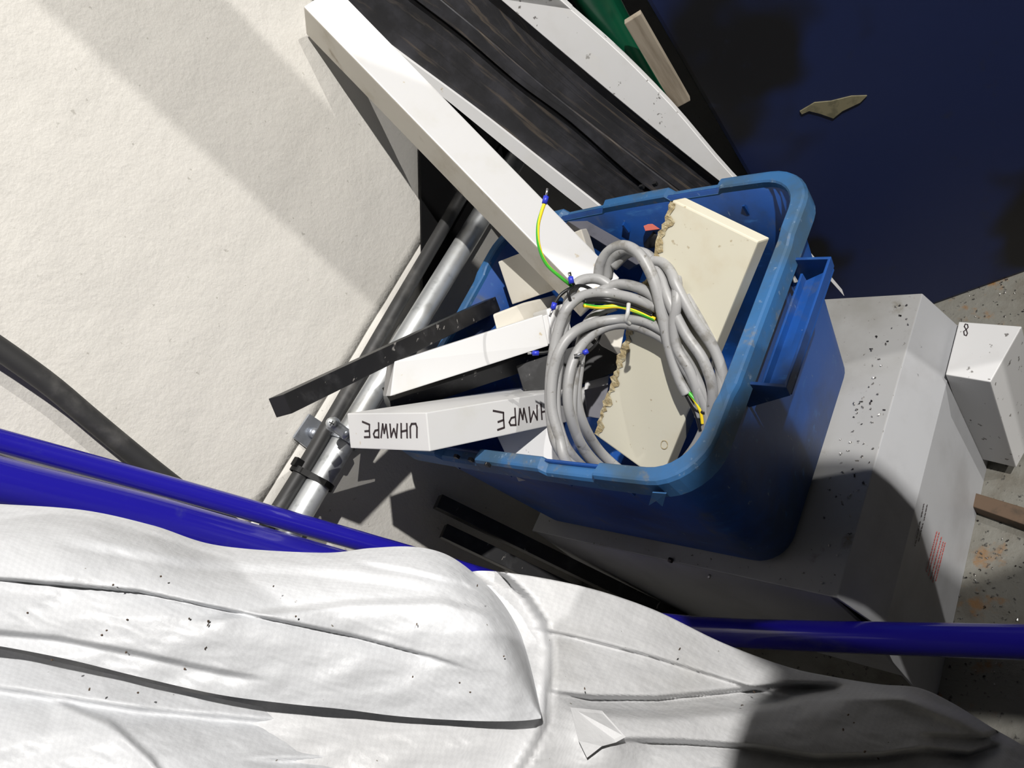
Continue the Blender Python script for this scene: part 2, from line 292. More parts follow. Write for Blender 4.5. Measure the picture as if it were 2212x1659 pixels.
# ------------------------------------------------------------------ writing strokes
GL = {'U': [[(0, 1), (0, .25), (.2, 0), (.7, 0), (.9, .25), (.9, 1)]], 'H': [[(0, 1), (0, 0)], [(.8, 1), (.8, 0)], [(0, .5), (.8, .55)]],
      'M': [[(0, 0), (.1, 1), (.5, .35), (.9, 1), (1, 0)]], 'W': [[(0, 1), (.25, 0), (.5, .7), (.75, 0), (1, 1)]],
      'P': [[(0, -.1), (0, 1)], [(0, 1), (.6, .95), (.75, .72), (.5, .48), (0, .45)]], 'E': [[(.8, 1), (0, .95), (.05, .5), (.7, .52)], [(.05, .5), (0, 0), (1.1, -.22)]],
      '8': [[(.4, .5), (.85, .72), (.7, 1), (.3, 1), (.1, .75), (.4, .5), (.8, .25), (.6, 0), (.25, 0), (.1, .25), (.4, .5)]]}
def writing(name, text, O, ex, ey, n, parent, r=0.0009, adv=1.35):
    """strokes of handwritten capitals: O origin, ex advance of one letter width, ey letter height, n outward normal"""
    vv, ff = [], []; x = 0
    for chh in text:
        for st in GL[chh]:
            pts = [O+ex*(x+a+random.uniform(-.03, .03))+ey*(b+random.uniform(-.03, .03)) for a, b in st]
            for p, q in zip(pts, pts[1:]):
                d = (q-p).normalized(); u = d.cross(n).normalized()*r; b = len(vv); p = p-d*r*.6; q = q+d*r*.6
                for e in (n*-0.0002, n*0.00025): vv += [p-u+e, q-u+e, q+u+e, p+u+e]
                ff += [(b, b+1, b+2, b+3), (b+4, b+7, b+6, b+5)]+[(b+i, b+4+i, b+4+(i+1) % 4, b+(i+1) % 4) for i in range(4)]
        x += adv
    o = mesh_obj(name, vv, ff, M['ink'], parent); o['label'] = 'handwritten marker lettering'; return o
# ------------------------------------------------------------------ white block marked 8 and its neighbours
b8 = thing('plastic_block', (0.33, 0.21, FLOOR), 'white plastic block marked 8 standing beside the grey box', 'block')
v8 = [(0.2915, 0.258), (0.3655, 0.247), (0.3445, 0.1615), (0.2915, 0.172)]
o = slab_poly('block_body', [V(x, y, -0.36) for x, y in v8], (-0.012, 0.0, -0.215), M['pe_speck'], b8, 0.0015)
n8 = V(0, 0, 1); O8 = P(2090, 726, Z=-0.36); 
writing('number', '8', O8, (P(2079, 722, Z=-0.36)-O8), (P(2093, 702, Z=-0.36)-O8)*1.0, n8, b8, 0.0007)
tag(slab_poly('timber_batten', [P(2100, 1062, Z=-0.578), P(2260, 1110, Z=-0.578), P(2260, 1150, Z=-0.578), P(2095, 1092, Z=-0.578)], (0, 0, -0.021), M['wood_dark'], None, 0.002), 'oily brown timber batten under the white block marked 8', 'batten')
# ------------------------------------------------------------------ crate
CLX, CLY, CH = 0.248, 0.2, 0.297
cr_root = thing('plastic_crate', (0, 0, -CH), 'battered blue plastic crate full of plastic offcuts', 'crate')
def ring(hx, hy, r, z, nl=28, nc=8):
    """rounded rectangle; returns points counter-clockwise"""
    pts = []
    sides = [((hx, -hy+r), (hx, hy-r), 20), ((hx-r, hy), (-hx+r, hy), nl), ((-hx, hy-r), (-hx, -hy+r), 20), ((-hx+r, -hy), (hx-r, -hy), nl)]
    cen = [(hx-r, hy-r, 0), (-hx+r, hy-r, 90), (-hx+r, -hy+r, 180), (hx-r, -hy+r, 270)]
    for (a, b, k), (cx_, cy_, a0) in zip(sides, cen):
        for i in range(k): t = i/k; pts.append(V(a[0]+(b[0]-a[0])*t, a[1]+(b[1]-a[1])*t, z))
        for i in range(nc): an = math.radians(a0+90*i/nc); pts.append(V(cx_+r*math.cos(an), cy_+r*math.sin(an), z))
    return pts
def bow(p):
    k = max(0.0, 1-(p.x/0.24)**2); q = max(0.0, min(1.0, (p.z+CH)/CH))
    if p.y > 0.1: p.y += 0.010*k*q
    elif p.y < -0.1: p.y -= 0.004*k*q
    return p
def loft(rings, close=False):
    vv, ff = [], []; n = len(rings[0])
    for r in rings: vv += [bow(p.copy()) for p in r]
    for j in range(len(rings)-1):
        for i in range(n): ff.append((j*n+i, j*n+(i+1) % n, (j+1)*n+(i+1) % n, (j+1)*n+i))
    return vv, ff, n
def cl(z, d):  # half sizes of the tapered wall at height z, moved out by d
    t = (z+CH)/CH; return (0.199+(0.236-0.199)*t+d, 0.152+(0.188-0.152)*t+d)
rs = []
for z, d, r in [(-CH, -0.012, 0.03), (-CH+0.004, -0.004, 0.035), (-CH+0.012, 0, 0.04), (-0.2, 0, 0.043), (-0.1, 0, 0.046), (-0.03, 0, 0.048), (-0.004, 0, 0.048), (-0.004, -0.0032, 0.045), (-0.1, -0.0032, 0.044), (-0.2, -0.0032, 0.042), (-CH+0.014, -0.0035, 0.038), (-CH+0.005, -0.012, 0.03)]:
    h = cl(z, d); rs.append(ring(h[0], h[1], r, z))
vv, ff, n = loft(rs); ff.append(tuple(range(n))[::-1]); ff.append(tuple(range((len(rs)-1)*n, len(rs)*n)))
mesh_obj('crate_body', vv, ff, M['crate'], cr_root, smooth=True)
def step(p):
    """stepped rim: raised corners and a raised middle piece on the long sides"""
    if abs(p.y) > 0.17:
        a = abs(p.x-0.0); e = 0
        if 0.055 < a < 0.125: e = 1
        for c in (0.055, 0.125):
            if abs(a-c) < 0.008: e = max(e, 0)
        return -0.008 if e else 0
    if abs(p.x) > 0.22 and abs(p.y) < 0.10: return -0.003
    return 0
rim = []
for z, ox, r, st in [(-0.030, 0.000, 0.048, 0), (-0.030, 0.0115, 0.055, 0), (-0.005, 0.0125, 0.056, 1), (-0.001, 0.0105, 0.055, 1), (0.0, 0.008, 0.053, 1), (0.0, -0.003, 0.047, 1), (-0.002, -0.0048, 0.045, 1), (-0.03, -0.0036, 0.045, 0)]:
    rg = ring(0.236+ox, 0.188+ox, r, z, 60)
    if st:
        for p in rg: p.z += step(p)
    rim.append(rg)
vv, ff, n = loft(rim+[rim[0]]); mesh_obj('rim', vv, ff, M['crate_rim'], cr_root, smooth=False)
# small square drain holes in the rim (dark recesses)
for (x, y) in [(1385, 402), (1414, 396), (1690, 496), (985, 985), (1016, 992), (1052, 1003)]:
    p = P(x, y, Z=-0.001 if y > 900 else -0.003); aabb('rim_slot', p-V(0.003, 0.002, 0.004), p+V(0.003, 0.002, 0.0012), M['pe_black'], cr_root, 0)
# end handle: open trough bracket on the near end wall
hz0, hz1, hx0, hx1, hy0, hy1 = -0.041, -0.026, 0.226, 0.2835, -0.074, 0.086
hr = slab_poly('handle_bracket', [(hx1, hy0, hz1), (hx1, hy1, hz1), (hx1-0.002, hy1, hz0), (hx1-0.002, hy0, hz0)], (-0.003, 0, 0), M['crate'], cr_root, 0.0008)
for y in (hy0, hy1-0.0035):
    slab_poly('handle_cheek', [(hx0, y, hz1+0.006), (hx1-0.001, y, hz1), (hx1-0.003, y, hz0), (hx0-0.002, y, hz0-0.026)], (0, 0.0035, 0), M['crate'], hr, 0.0008)
slab_poly('handle_grip', [(hx1-0.002, hy0+0.003, -0.040), (hx1-0.002, hy1-0.003, -0.040), (0.2545, hy1-0.018, -0.040), (0.2545, hy0+0.006, -0.040)], (0, 0, -0.0035), M['crate'], hr, 0.0008)
slab_poly('handle_rib', [(0.2565, hy0+0.005, -0.030), (0.2565, hy1-0.016, -0.030), (0.2565, hy1-0.016, -0.048), (0.2565, hy0+0.005, -0.048)], (-0.0026, 0, 0), M['crate'], hr, 0.0006)
p = P(1712, 592, X=0.2385); slab_poly('tag_scrap', [p, p+V(0.001, -0.006, 0.004), p+V(0.001, -0.007, -0.006), p+V(0.001, -0.001, -0.012)], (0.0012, 0, 0), M['tie_clear'], cr_root, 0)
for x in (-0.125, -0.03, 0.065, 0.15):                                       # ribs under the rim of the long sides
    for s in (-1, 1):
        y = s*0.190
        v_, f_ = bevel_mesh([V(x+i*0.0016, y+(s*0.008 if j else -s*0.006), -0.03 if (k or not j) and not (j == 0 and k == 0) else -0.045) for i in (-1, 1) for j in (0, 1) for k in (0, 1)], BOXF, 0)
        mesh_obj('rim_rib', v_, f_, M['crate'], cr_root)
fl = [P(1410, 1062, Y=-0.206), P(1440, 1064, Y=-0.206), P(1432, 1092, Y=-0.207), P(1418, 1080, Y=-0.207), P(1402, 1090, Y=-0.207)]
o = slab_poly('torn_tab', fl, (0, -0.0012, 0), M['crate_rim'], cr_root, 0); o['label'] = 'torn tab of blue plastic hanging below the rim'
# ------------------------------------------------------------------ boards leaning on the wall behind the crate
bA = P(1300, 440, Y=0.278); bT = P(715, 0, Y=0.272); bB = P(1562, 380, Y=0.352)
bn = (bB-bA).cross(bT-bA).normalized()
if bn.dot(CAM-bA) < 0: bn = -bn
def lean(x, y, off=0.0): return PL(x, y, bA+bn*off, bn)
def plank(name, left, right, off, th, mt_, label, cat, group=None, n=14, nleft=None):
    def run(pts):
        q = [lean(x, y, off) for x, y in pts]; d = (q[0]-q[2]).normalized()
        t = min(0.9, max(0.0, (q[0].x+0.322+min(0.0, 0.0))/max(1e-4, -d.x)-th*0.4)); return [q[0]+d*t]+q if t > 0.01 else q
    n = 26; L = cr(run(left), n); Rr = cr(run(right), n)
    vv, ff, uvs = [], [], []
    bv = -bn*th
    for i_, (a, b) in enumerate(zip(L, Rr)):
        uvs += [(q_, (a-L[0]).length) for q_ in (-th, 0, 0.001, (b-a).length, (b-a).length+0.001, (b-a).length+th)]
        e = (b-a).normalized()*0.0012
        vv += [a+bv, a-bn*0.0012, a+e, b-e, b-bn*0.0012, b+bv]
    for i in range(n-1):
        for k in range(6): ff.append((i*6+k, i*6+(k+1) % 6, (i+1)*6+(k+1) % 6, (i+1)*6+k))
    ff.append((0, 1, 2, 3, 4, 5)); ff.append(tuple(range((n-1)*6, n*6))[::-1])
    o = mesh_obj(name, vv, ff, mt_, uv=uvs); return tag(o, label, cat, group)
GB = 'boards leaning on the wall behind the crate'
plank('plastic_board', [(1010, -62), (1082, 0), (1250, 143), (1400, 268), (1545, 385), (1700, 505), (1790, 602)], [(1150, -58), (1210, 0), (1340, 115), (1460, 238), (1580, 378), (1720, 520), (1824, 640)], 0.012, 0.02, M['pe_speck'], 'speckled white plastic board, outermost of the boards behind the crate', 'board', GB)
plank('black_board', [(880, -63), (955, 0), (1050, 78), (1180, 190), (1380, 345), (1560, 480)], [(1011, -62), (1083, 0), (1251, 143), (1401, 268), (1546, 385), (1690, 500)], 0.0, 0.03, M['pe_black_board'], 'black plastic board next to the speckled white board', 'board', GB)
plank('black_board', [(822, -60), (898, 0), (1000, 78), (1120, 180), (1230, 262), (1370, 385), (1500, 480)], [(878, -62), (953, 0), (1048, 79), (1178, 191), (1378, 346), (1556, 482)], 0.004, 0.03, M['pe_black_board'], 'narrow black board with a brown scuffed edge, middle of the black boards', 'board', GB)
plank('black_board', [(640, -58), (717, 0), (860, 110), (1040, 243), (1170, 345), (1310, 452), (1440, 550)], [(820, -60), (896, 0), (998, 79), (1118, 181), (1228, 263), (1368, 386), (1496, 484)], -0.004, 0.03, M['pe_black_board'], 'wide black board nearest the white beam, behind the crate', 'board', GB)
plank('plastic_board', [(600, -58), (683, 0), (770, 75), (850, 130), (953, 207), (1080, 310), (1240, 438), (1350, 520)], [(636, -60), (715, 0), (858, 110), (1038, 243), (1168, 345), (1285, 437), (1400, 530)], 0.002, 0.014, M['pe_white'], 'slim white plastic strip between the white beam and the black boards', 'board', GB)
# white square beam standing in the crate
s1 = 0.953
tag(box('plastic_beam', scl((-0.2011, 0.1847, 0.1489), s1), (-0.5277, 0.326, 0.7844), (0.2482, 0.9423, -0.2246), (0.56*s1, 0.0558*s1, 0.0555*s1), M['pe_white'], None, 0.002), 'long white plastic beam with a grimy side, rising from the crate to the wall', 'beam')
bmo = bpy.data.objects['plastic_beam']; bmo.data.materials.append(M['pe_dirty']); bB_ = V(0.2482, 0.9423, -0.2246)
for p_ in bmo.data.polygons:
    if p_.normal.dot(bB_) < -0.8: p_.material_index = 1
# dark green tube and timber behind the boards
gp = [P(x, y, Y=yy) for x, y, yy in [(1262, -60, 0.418), (1300, 20, 0.416), (1365, 140, 0.414), (1425, 250, 0.412), (1500, 370, 0.41), (1580, 500, 0.408)]]
tag(tube('plastic_pipe', gp, 0.028, M['green'], None, 20, 30), 'dark green plastic pipe behind the speckled white board', 'pipe')
wd = thing('timber_lath', P(1466, 225, Y=0.39), 'grey brown sawn lath behind the green pipe', 'lath')
a0, a1 = P(1366, 36, Y=0.388), P(1474, 222, Y=0.388)
box('lath_body', (a0+a1)/2, a1-a0, V(0.9, 0.42, 0.1), ((a1-a0).length, 0.024, 0.012), M['wood'], wd, 0.001)
# black sheet on the pipe
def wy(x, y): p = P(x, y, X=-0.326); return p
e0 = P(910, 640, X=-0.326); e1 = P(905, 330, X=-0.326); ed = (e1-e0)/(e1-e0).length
sh = [V(-0.326, e0.y+ed.y*(-0.002-e0.z)/ed.z, -0.002), e0, e1, e1+ed*0.45, V(-0.326, 1.25, (e1+ed*0.45).z), V(-0.326, 1.25, -0.002)]  # carried on past the boards, its black standing in for the shade there
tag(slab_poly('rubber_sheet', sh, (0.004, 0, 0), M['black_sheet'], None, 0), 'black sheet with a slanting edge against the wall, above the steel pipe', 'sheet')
# ------------------------------------------------------------------ steel pipe, hose, clamp, tie
PXc, PZc = -0.288, 0.022; PR = 0.0168
pr = tag(tube('steel_pipe', [V(PXc, -0.75, PZc+0.009), V(PXc, -0.2, PZc+0.004), V(PXc, 0.3, PZc-0.007), V(PXc, 0.9, PZc-0.012)], PR, M['galv'], None, 24, 40), 'galvanised steel pipe running level along the white wall', 'pipe')
hp = [V(-0.300, -0.75, 0.066), V(-0.300, -0.33, 0.052), V(-0.298, -0.2, 0.053), V(-0.298, -0.05, 0.056), V(-0.298, 0.14, 0.058), V(-0.30, 0.35, 0.06), V(-0.30, 0.8, 0.06)]
tag(tube('rubber_hose', hp, 0.0102, M['hose'], None, 16, 60), 'black hose tied along the top of the steel pipe', 'hose')
ck = thing('pipe_clamp', (WX, -0.22, 0.03), 'zinc pipe clamp with bolt and wall plate holding the steel pipe', 'clamp')
pl = [P(x, y, X=-0.3245) for x, y in [(669, 894), (700, 913), (666, 972), (634, 945)]]
pl = [pl[0], pl[1]+V(0, 0.0, -0.025), pl[2]+V(0, 0, -0.025), pl[3]]
slab_poly('wall_plate', pl, (-0.004, 0, 0), M['zinc'], ck, 0.0006)
p = P(676, 935, X=-0.323); tube('bolt_head', [p, p+V(0.006, 0, 0), p+V(0.009, 0, 0)], 0.007, M['zinc'], ck, 14, None, lambda s: 0.0078*(1-0.45*s*s))
yc = -0.208
arc = [V(PXc+(PR+0.002)*math.cos(a), yc, PZc+0.004+(PR+0.002)*math.sin(a)) for a in [math.radians(100-10*i) for i in range(21)]]
vv, ff = [], []
for q in arc:
    d = (q-V(PXc, yc, PZc+0.004)).normalized()
    vv += [q+V(0, -0.009, 0), q+V(0, 0.009, 0), q+d*0.0025+V(0, 0.009, 0), q+d*0.0025+V(0, -0.009, 0)]
for i in range(20): ff += [(i*4+k, i*4+(k+1) % 4, i*4+4+(k+1) % 4, i*4+4+k) for k in range(4)]
ff += [(0, 1, 2, 3), (80, 83, 82, 81)]
mesh_obj('clamp_band', vv, ff, M['zinc'], ck)
p0, p1 = P(716, 914, D=0.985), P(752, 941, D=0.975)
tube('clamp_lug', [p0, p0*0.6+p1*0.4, p1], 0.0075, M['zinc'], ck, 14, 8, lambda s: 0.0095 if s < 0.3 else 0.0072)
nn = (CAM-p0).normalized(); sc = tube('clamp_screw', [p0, p0+nn*0.011, p0+nn*0.013], 0.006, M['galv'], ck, 14, None, lambda s: 0.0075*(1-0.3*s*s))
for a in (V(0, 1, 0), nn.cross(V(0, 1, 0))):
    a = (a-nn*a.dot(nn)).normalized(); box('cross_slot', p0+nn*0.0133, a, nn.cross(a), (0.007, 0.0013, 0.0008), M['pe_black'], sc, 0)
tie = thing('cable_tie', (PXc, -0.268, 0.0), 'black cable tie strapping the hose to the steel pipe', 'cable tie')
yt = -0.278; loopc = []
for i in range(40):
    a = 2*math.pi*i/39
    c0_, r0 = (V(PXc, yt, PZc+0.005), PR+0.0018) if math.sin(a) < 0.25 else (V(-0.299, yt, 0.0525), 0.0125)
    loopc.append(c0_+V(math.cos(a)*r0, 0, math.sin(a)*r0))
vv, ff = [], []
for q in loopc:
    d = (q-V(-0.293, yt, 0.035)).normalized()
    vv += [q+V(0, -0.004, 0), q+V(0, 0.004, 0), q+d*0.0018+V(0, 0.004, 0), q+d*0.0018+V(0, -0.004, 0)]
for i in range(39): ff += [(i*4+k, i*4+(k+1) % 4, i*4+4+(k+1) % 4, i*4+4+k) for k in range(4)]
mesh_obj('tie_strap', vv, ff, M['tie_black'], tie)
hd = P(643, 1000, X=-0.297); box('tie_head', hd, V(0, 1, 0), V(0, 0, 1), (0.012, 0.012, 0.010), M['tie_black'], tie, 0.001)
# second hose, loose against the wall
lp = [P(x, y, X=-0.300) for x, y in [(-160, 655), (-60, 715), (20, 768), (110, 833), (190, 900), (270, 966), (345, 1026), (430, 1090), (520, 1150)]]
tag(tube('rubber_hose', longer(lp, 0.3, 0.15), 0.0118, M['hose'], None, 16, 60), 'grey black hose curving down the wall above the blue tubes', 'hose')
# black bars standing under the crate
for (q0, q1, lb) in [((945, 1083), (1480, 1345), 'upper of the two black bars leaning under the crate'), ((957, 1147), (1490, 1400), 'lower of the two black bars leaning under the crate')]:
    a, b = P(*q0, X=-0.30), P(*q1, Z=FLOOR+0.012)
    tag(box('plastic_bar', (a+b)/2, b-a, V(0, 1, 0), ((b-a).length, 0.022, 0.022), M['pe_black'], None, 0.001), lb, 'bar', 'black bars under the crate')
# ------------------------------------------------------------------ offcuts in the crate
u = thing('plastic_block', V(-0.1006, -0.133, -0.13), 'white plastic block with UHMWPE written on two faces, on the crate rim', 'block')
uC, uA, uB, uD = V(-0.1006, -0.133, -0.0161), V(-0.0754, 0.6358, -0.7681), V(-0.9962, -0.0823, 0.0296), (0.3, 0.139, 0.0412)
uA = uA.normalized(); uB = (uB-uA*uA.dot(uB)).normalized(); uN = uA.cross(uB)
box('block_body', uC, uA, uB, uD, M['pe_white'], u, 0.0012)
def face_pt(x, y, n, d): return PL(x, y, uC+n*d, n)
# end face (normal -A) and long side (normal -B)
nE = -uA; nS = -uB
O = face_pt(901, 915, nE, uD[0]/2); ex = (face_pt(787, 917, nE, uD[0]/2)-O)/(5*1.35+.8); ey = face_pt(901, 945, nE, uD[0]/2)-O
writing('lettering', 'UHMWPE', O, ex, ey, nE, u, 0.0012)
O = face_pt(1204, 866, nS, uD[1]/2); ex = (face_pt(1072, 894, nS, uD[1]/2)-O)/(5*1.35+.8); ey = face_pt(1206, 897, nS, uD[1]/2)-O
writing('lettering', 'UHMWPE', O, ex, ey, nS, u, 0.0012)
wb = thing('plastic_bar', V(-0.118, -0.0477, -0.1), 'white plastic square bar with a grooved end, across the crate', 'bar')
def wpt(t, k, d=0.0):
    x0, y0 = (852+(1172-852)*t, 781+(679-781)*t); x1, y1 = (843+(1185-843)*t, 856+(747-856)*t)
    q = P(x0+(x1-x0)*k, y0+(y1-y0)*k, D=0.945+0.085*t); return q+(ray(1000, 770)*0.046+V(-0.014, -0.006, 0.004))*d
def wseg(name, t0, t1, k0, k1, w):
    f = [wpt(t0, k0), wpt(t1, k0), wpt(t1, k1), wpt(t0, k1)]; slab_poly(name, f, wpt(t0, k0, 1)-wpt(t0, k0), M['pe_white'], wb, w)
wseg('bar_body', 0, 1, 0, 1, 0.0015); wseg('grooved_neck', 1, 1.03, 0.05, 0.95, 0.001); wseg('end_flange', 1.03, 1.16, -0.12, 1.02, 0.003)
b1 = box('plastic_bar', scl((-0.2245, -0.0787, 0.0555), 0.94), V(-0.239, 0.7824, -0.5751), V(-0.9614, -0.2738, 0.027), (0.45*.94, 0.0274*.94, 0.0231*.94), M['pe_black'], None, 0.0008)
tag(b1, 'scratched black plastic bar jutting left over the steel pipe', 'bar')
a, b = P(836, 868, D=1.02), P(1330, 706, D=1.14)
tag(box('plastic_bar', (a+b)/2, b-a, V(-0.8, 0.5, 0.2), ((b-a).length, 0.03, 0.026), M['pe_black'], None, 0.0008), 'black plastic bar under the white grooved bar', 'bar')
a, b = P(1130, 830, D=1.05), P(1335, 762, D=1.02)
tag(box('plastic_bar', (a+b)/2, b-a, V(-0.5, 0.5, 0.6), ((b-a).length, 0.05, 0.02), M['pe_black'], None, 0.0008), 'short black bar under the cable coil', 'bar')
sl = thing('nylon_slab', V(0.1094, -0.0021, -0.17), 'cream nylon slab with a rough sawn edge under the cable coil', 'slab')
KS = 0.95
sC, sA, sB, sD = scl((0.1094, -0.0021, -0.0578), KS), V(0.5136, 0.5575, 0.6522).normalized(), V(-0.8579, 0.3196, 0.4024), (0.32*KS, 0.1066*KS, 0.0252*KS)
sB = (sB-sA*sA.dot(sB)).normalized(); sN = sA.cross(sB)
box('slab_body', sC, sA, sB, sD, M['nylon'], sl, 0.0018)
vv, ff = [], []                                                             # ragged sawn edge
k = 70
for i in range(k+1):
    q = sC+sA*(-0.150+0.300*i/k)+sB*(sD[1]/2); r1 = random.uniform(-0.001, 0.0045); r2 = random.uniform(0.0005, 0.006)
    vv += [q+sN*(-0.012)+sB*0.001, q+sN*(-0.004)+sB*r2, q+sN*(0.0125+random.uniform(0, .0012))+sB*r1, q+sN*0.0129-sB*random.uniform(0.002, 0.011)]
for i in range(k):
    for j in range(3): ff.append((i*4+j, i*4+j+1, i*4+5+j, i*4+4+j))
o = mesh_obj('sawn_edge', vv, ff, M['nylon_saw'], sl); o['label'] = 'ragged brown saw burr'
kp = PL(1435, 961, sC+sN*(sD[2]/2), sN)
ringp = [kp+(sA*math.cos(t)*1.3+sB*math.sin(t))*0.0042 for t in [2*math.pi*i/20 for i in range(21)]]
tube('ring_mark', ringp, 0.0006, M['nylon_saw'], sl, 6)
tag(box('nylon_offcut', V(-0.1153, 0.1084, -0.0164), V(0.9492, 0.3135, -0.0273), V(-0.1825, 0.6191, 0.7638), (0.1387, 0.0638, 0.02), M['pe_dirty'], None, 0.0015), 'dirty cream offcut behind the foot of the white beam', 'offcut')
q = [(1064, 679), (1130, 654), (1200, 637), (1214, 690), (1076, 724)]
tag(slab_poly('nylon_offcut', [P(x, y, D=1.055+0.0004*(x-1064)) for x, y in q], ray(1130, 680)*0.03, M['pe_dirty'], None, 0.003), 'rounded off-white offcut above the white grooved bar', 'offcut')
q = [(1226, 478, 1.03), (1269, 477, 1.045), (1415, 560, 1.10), (1375, 572, 1.085)]
tag(slab_poly('plastic_bar', [P(x, y, D=d) for x, y, d in q], P(1212, 492, D=1.055)-P(1226, 478, D=1.03), M['pe_grey'], None, 0.0008), 'dark grey bar leaning in the far corner of the crate', 'bar')
q = [(1275, 722), (1352, 700), (1338, 768), (1300, 748)]
tag(slab_poly('nylon_offcut', [P(x, y, D=1.0) for x, y in q], ray(1310, 735)*0.03, M['pe_dirty'], None, 0.001), 'small cream offcut seen through the cable coil', 'offcut')
q = [(1265, 803), (1318, 800), (1312, 838), (1262, 850)]
tag(slab_poly('plastic_offcut', [P(x, y, D=1.02) for x, y in q], ray(1290, 820)*0.03, M['pe_speck'], None, 0.001), 'small white offcut beside the sawn edge of the slab', 'offcut')
q = [(1262, 842), (1316, 830), (1300, 905), (1268, 900)]
tag(slab_poly('plastic_offcut', [P(x, y, D=0.99) for x, y in q], ray(1290, 870)*0.04, M['pe_grey'], None, 0.001), 'dark grey offcut beside the sawn edge of the slab', 'offcut')
q = [(1070, 935), (1200, 908), (1235, 1025), (1120, 1040)]
tag(slab_poly('plastic_sheet', [P(x, y, D=0.97) for x, y in q], ray(1150, 970)*0.02, M['pe_speck'], None, 0.001), 'scratched white sheet below the block marked UHMWPE', 'sheet')
gr = thing('grinding_rod', P(1415, 520, D=1.06), 'black rod with an orange red band behind the nylon slab', 'rod')
a, b = P(1392, 500, D=1.05), P(1470, 492, D=1.07)
tube('rod_body', [a+V(0, 0, -0.01), b+V(0, 0, -0.01)], 0.016, M['pe_black'], gr, 16)
slab_poly('red_band', [P(x, y, D=1.032) for x, y in [(1390, 488), (1400, 484), (1434, 482), (1434, 494), (1394, 499)]], ray(1410, 490)*0.004, M['orange_red'], gr, 0.0005)
# ------------------------------------------------------------------ cable coil
coil = thing('cable_coil', V(0.09, -0.02, -0.12), 'coiled grey multicore cable with bare wire ends on the nylon slab', 'cable')
def cpath(pts, n):
    out = []
    for x, y, d in pts:
        ds = (PL(x, y, sC+sN*(sD[2]/2), sN)-CAM).dot(CF)-0.016+(d-.86)*0.25; k = sm(1215, 1350, x)
        out.append(P(x, y, D=d*KS+k*max(0.0, ds-d*KS)))
    return cr(out, n)
CAB = 0.0058
loops = [
 [(1292, 600, .905), (1297, 570, .895), (1316, 542, .885), (1345, 530, .875), (1374, 542, .865), (1396, 572, .855), (1416, 620, .845), (1432, 690, .835), (1448, 760, .83), (1466, 815, .825), (1484, 852, .822)],
 [(1312, 600, .91), (1322, 560, .895), (1352, 538, .88), (1384, 552, .868), (1408, 590, .858), (1428, 650, .848), (1446, 720, .842), (1478, 790, .838), (1512, 850, .836), (1530, 910, .836), (1510, 965, .84), (1470, 1010, .85), (1410, 1040, .86), (1330, 1030, .87), (1270, 985, .88), (1232, 900, .885), (1228, 820, .882), (1250, 755, .877), (1290, 715, .87), (1340, 700, .862), (1395, 712, .857), (1450, 745, .853), (1490, 810, .852)],
 [(1345, 640, .885), (1300, 606, .89), (1262, 604, .893), (1238, 622, .895), (1226, 660, .895), (1216, 720, .895), (1206, 790, .893), (1200, 860, .89), (1206, 920, .885), (1232, 980, .88), (1290, 1030, .872), (1370, 1052, .865), (1440, 1030, .855), (1492, 980, .848), (1524, 920, .842), (1540, 850, .836), (1520, 780, .84), (1480, 720, .845), (1445, 650, .852), (1424, 590, .866), (1400, 552, .878), (1360, 545, .89), (1325, 575, .90)],
 [(1418, 665, .852), (1370, 645, .862), (1310, 634, .87), (1262, 638, .876), (1228, 662, .88), (1210, 700, .884), (1196, 760, .886), (1188, 830, .886), (1190, 900, .884), (1205, 965, .88), (1250, 1015, .875), (1330, 1050, .868), (1420, 1046, .86), (1480, 1000, .852), (1530, 930, .846), (1556, 850, .842), (1552, 780, .843), (1520, 710, .846), (1480, 640, .852)],
 [(1436, 715, .842), (1392, 694, .85), (1340, 690, .858), (1285, 698, .866), (1240, 718, .872), (1210, 755, .876), (1194, 810, .878), (1192, 880, .878), (1208, 945, .876), (1228, 1005, .874), (1290, 1045, .868), (1380, 1060, .86), (1450, 1030, .852), (1500, 975, .846), (1545, 900, .842), (1563, 830, .84), (1545, 760, .84), (1500, 690, .842), (1462, 620, .848), (1450, 590, .855), (1432, 568, .862), (1408, 564, .87)],
 [(1300, 670, .885), (1268, 700, .888), (1250, 760, .89), (1238, 830, .89), (1236, 900, .888), (1256, 960, .884), (1300, 1010, .878), (1360, 1040, .87)],
 [(1330, 660, .88), (1290, 680, .886), (1262, 730, .89), (1250, 800, .892), (1246, 860, .892), (1262, 920, .888), (1296, 975, .882), (1345, 1020, .874)],
 [(1280, 640, .89), (1330, 615, .885), (1380, 622, .876), (1420, 650, .866), (1450, 720, .856), (1490, 790, .85), (1525, 860, .846), (1535, 920, .846)],
 [(1462, 600, .855), (1462, 650, .846), (1456, 700, .838), (1462, 750, .834), (1490, 800, .832), (1508, 850, .834), (1512, 900, .838)],
]
for L in loops: tube('cable_loop', cpath(L, len(L)*7), CAB, M['cable'], coil, 12)
def wire(name, pts, r, mt_, striped=False, n=40):
    path = cpath(pts, n); v, f = tube_geo(path, r, 10)
    uv = [((i % 10)/10, (i//10)/n) for i in range(len(v))] if striped else None
    return mesh_obj(name, v, f, mt_, coil, True, uv)
wire('earth_wire', [(1240, 622, .885), (1212, 600, .88), (1180, 570, .875), (1164, 530, .87), (1162, 490, .868), (1169, 460, .866), (1176, 440, .865)], 0.0019, M['wire_pe'], True)
wire('earth_wire', [(1262, 660, .862), (1295, 664, .852), (1335, 662, .846), (1372, 672, .842), (1415, 690, .838)], 0.0024, M['wire_pe'], True)
wire('core_wire', [(1262, 652, .868), (1310, 652, .855), (1360, 662, .848), (1410, 682, .843)], 0.0024, M['wire_black'])
wire('core_wire', [(1258, 648, .872), (1310, 646, .86), (1365, 656, .852), (1412, 676, .846)], 0.0024, M['wire_black'])
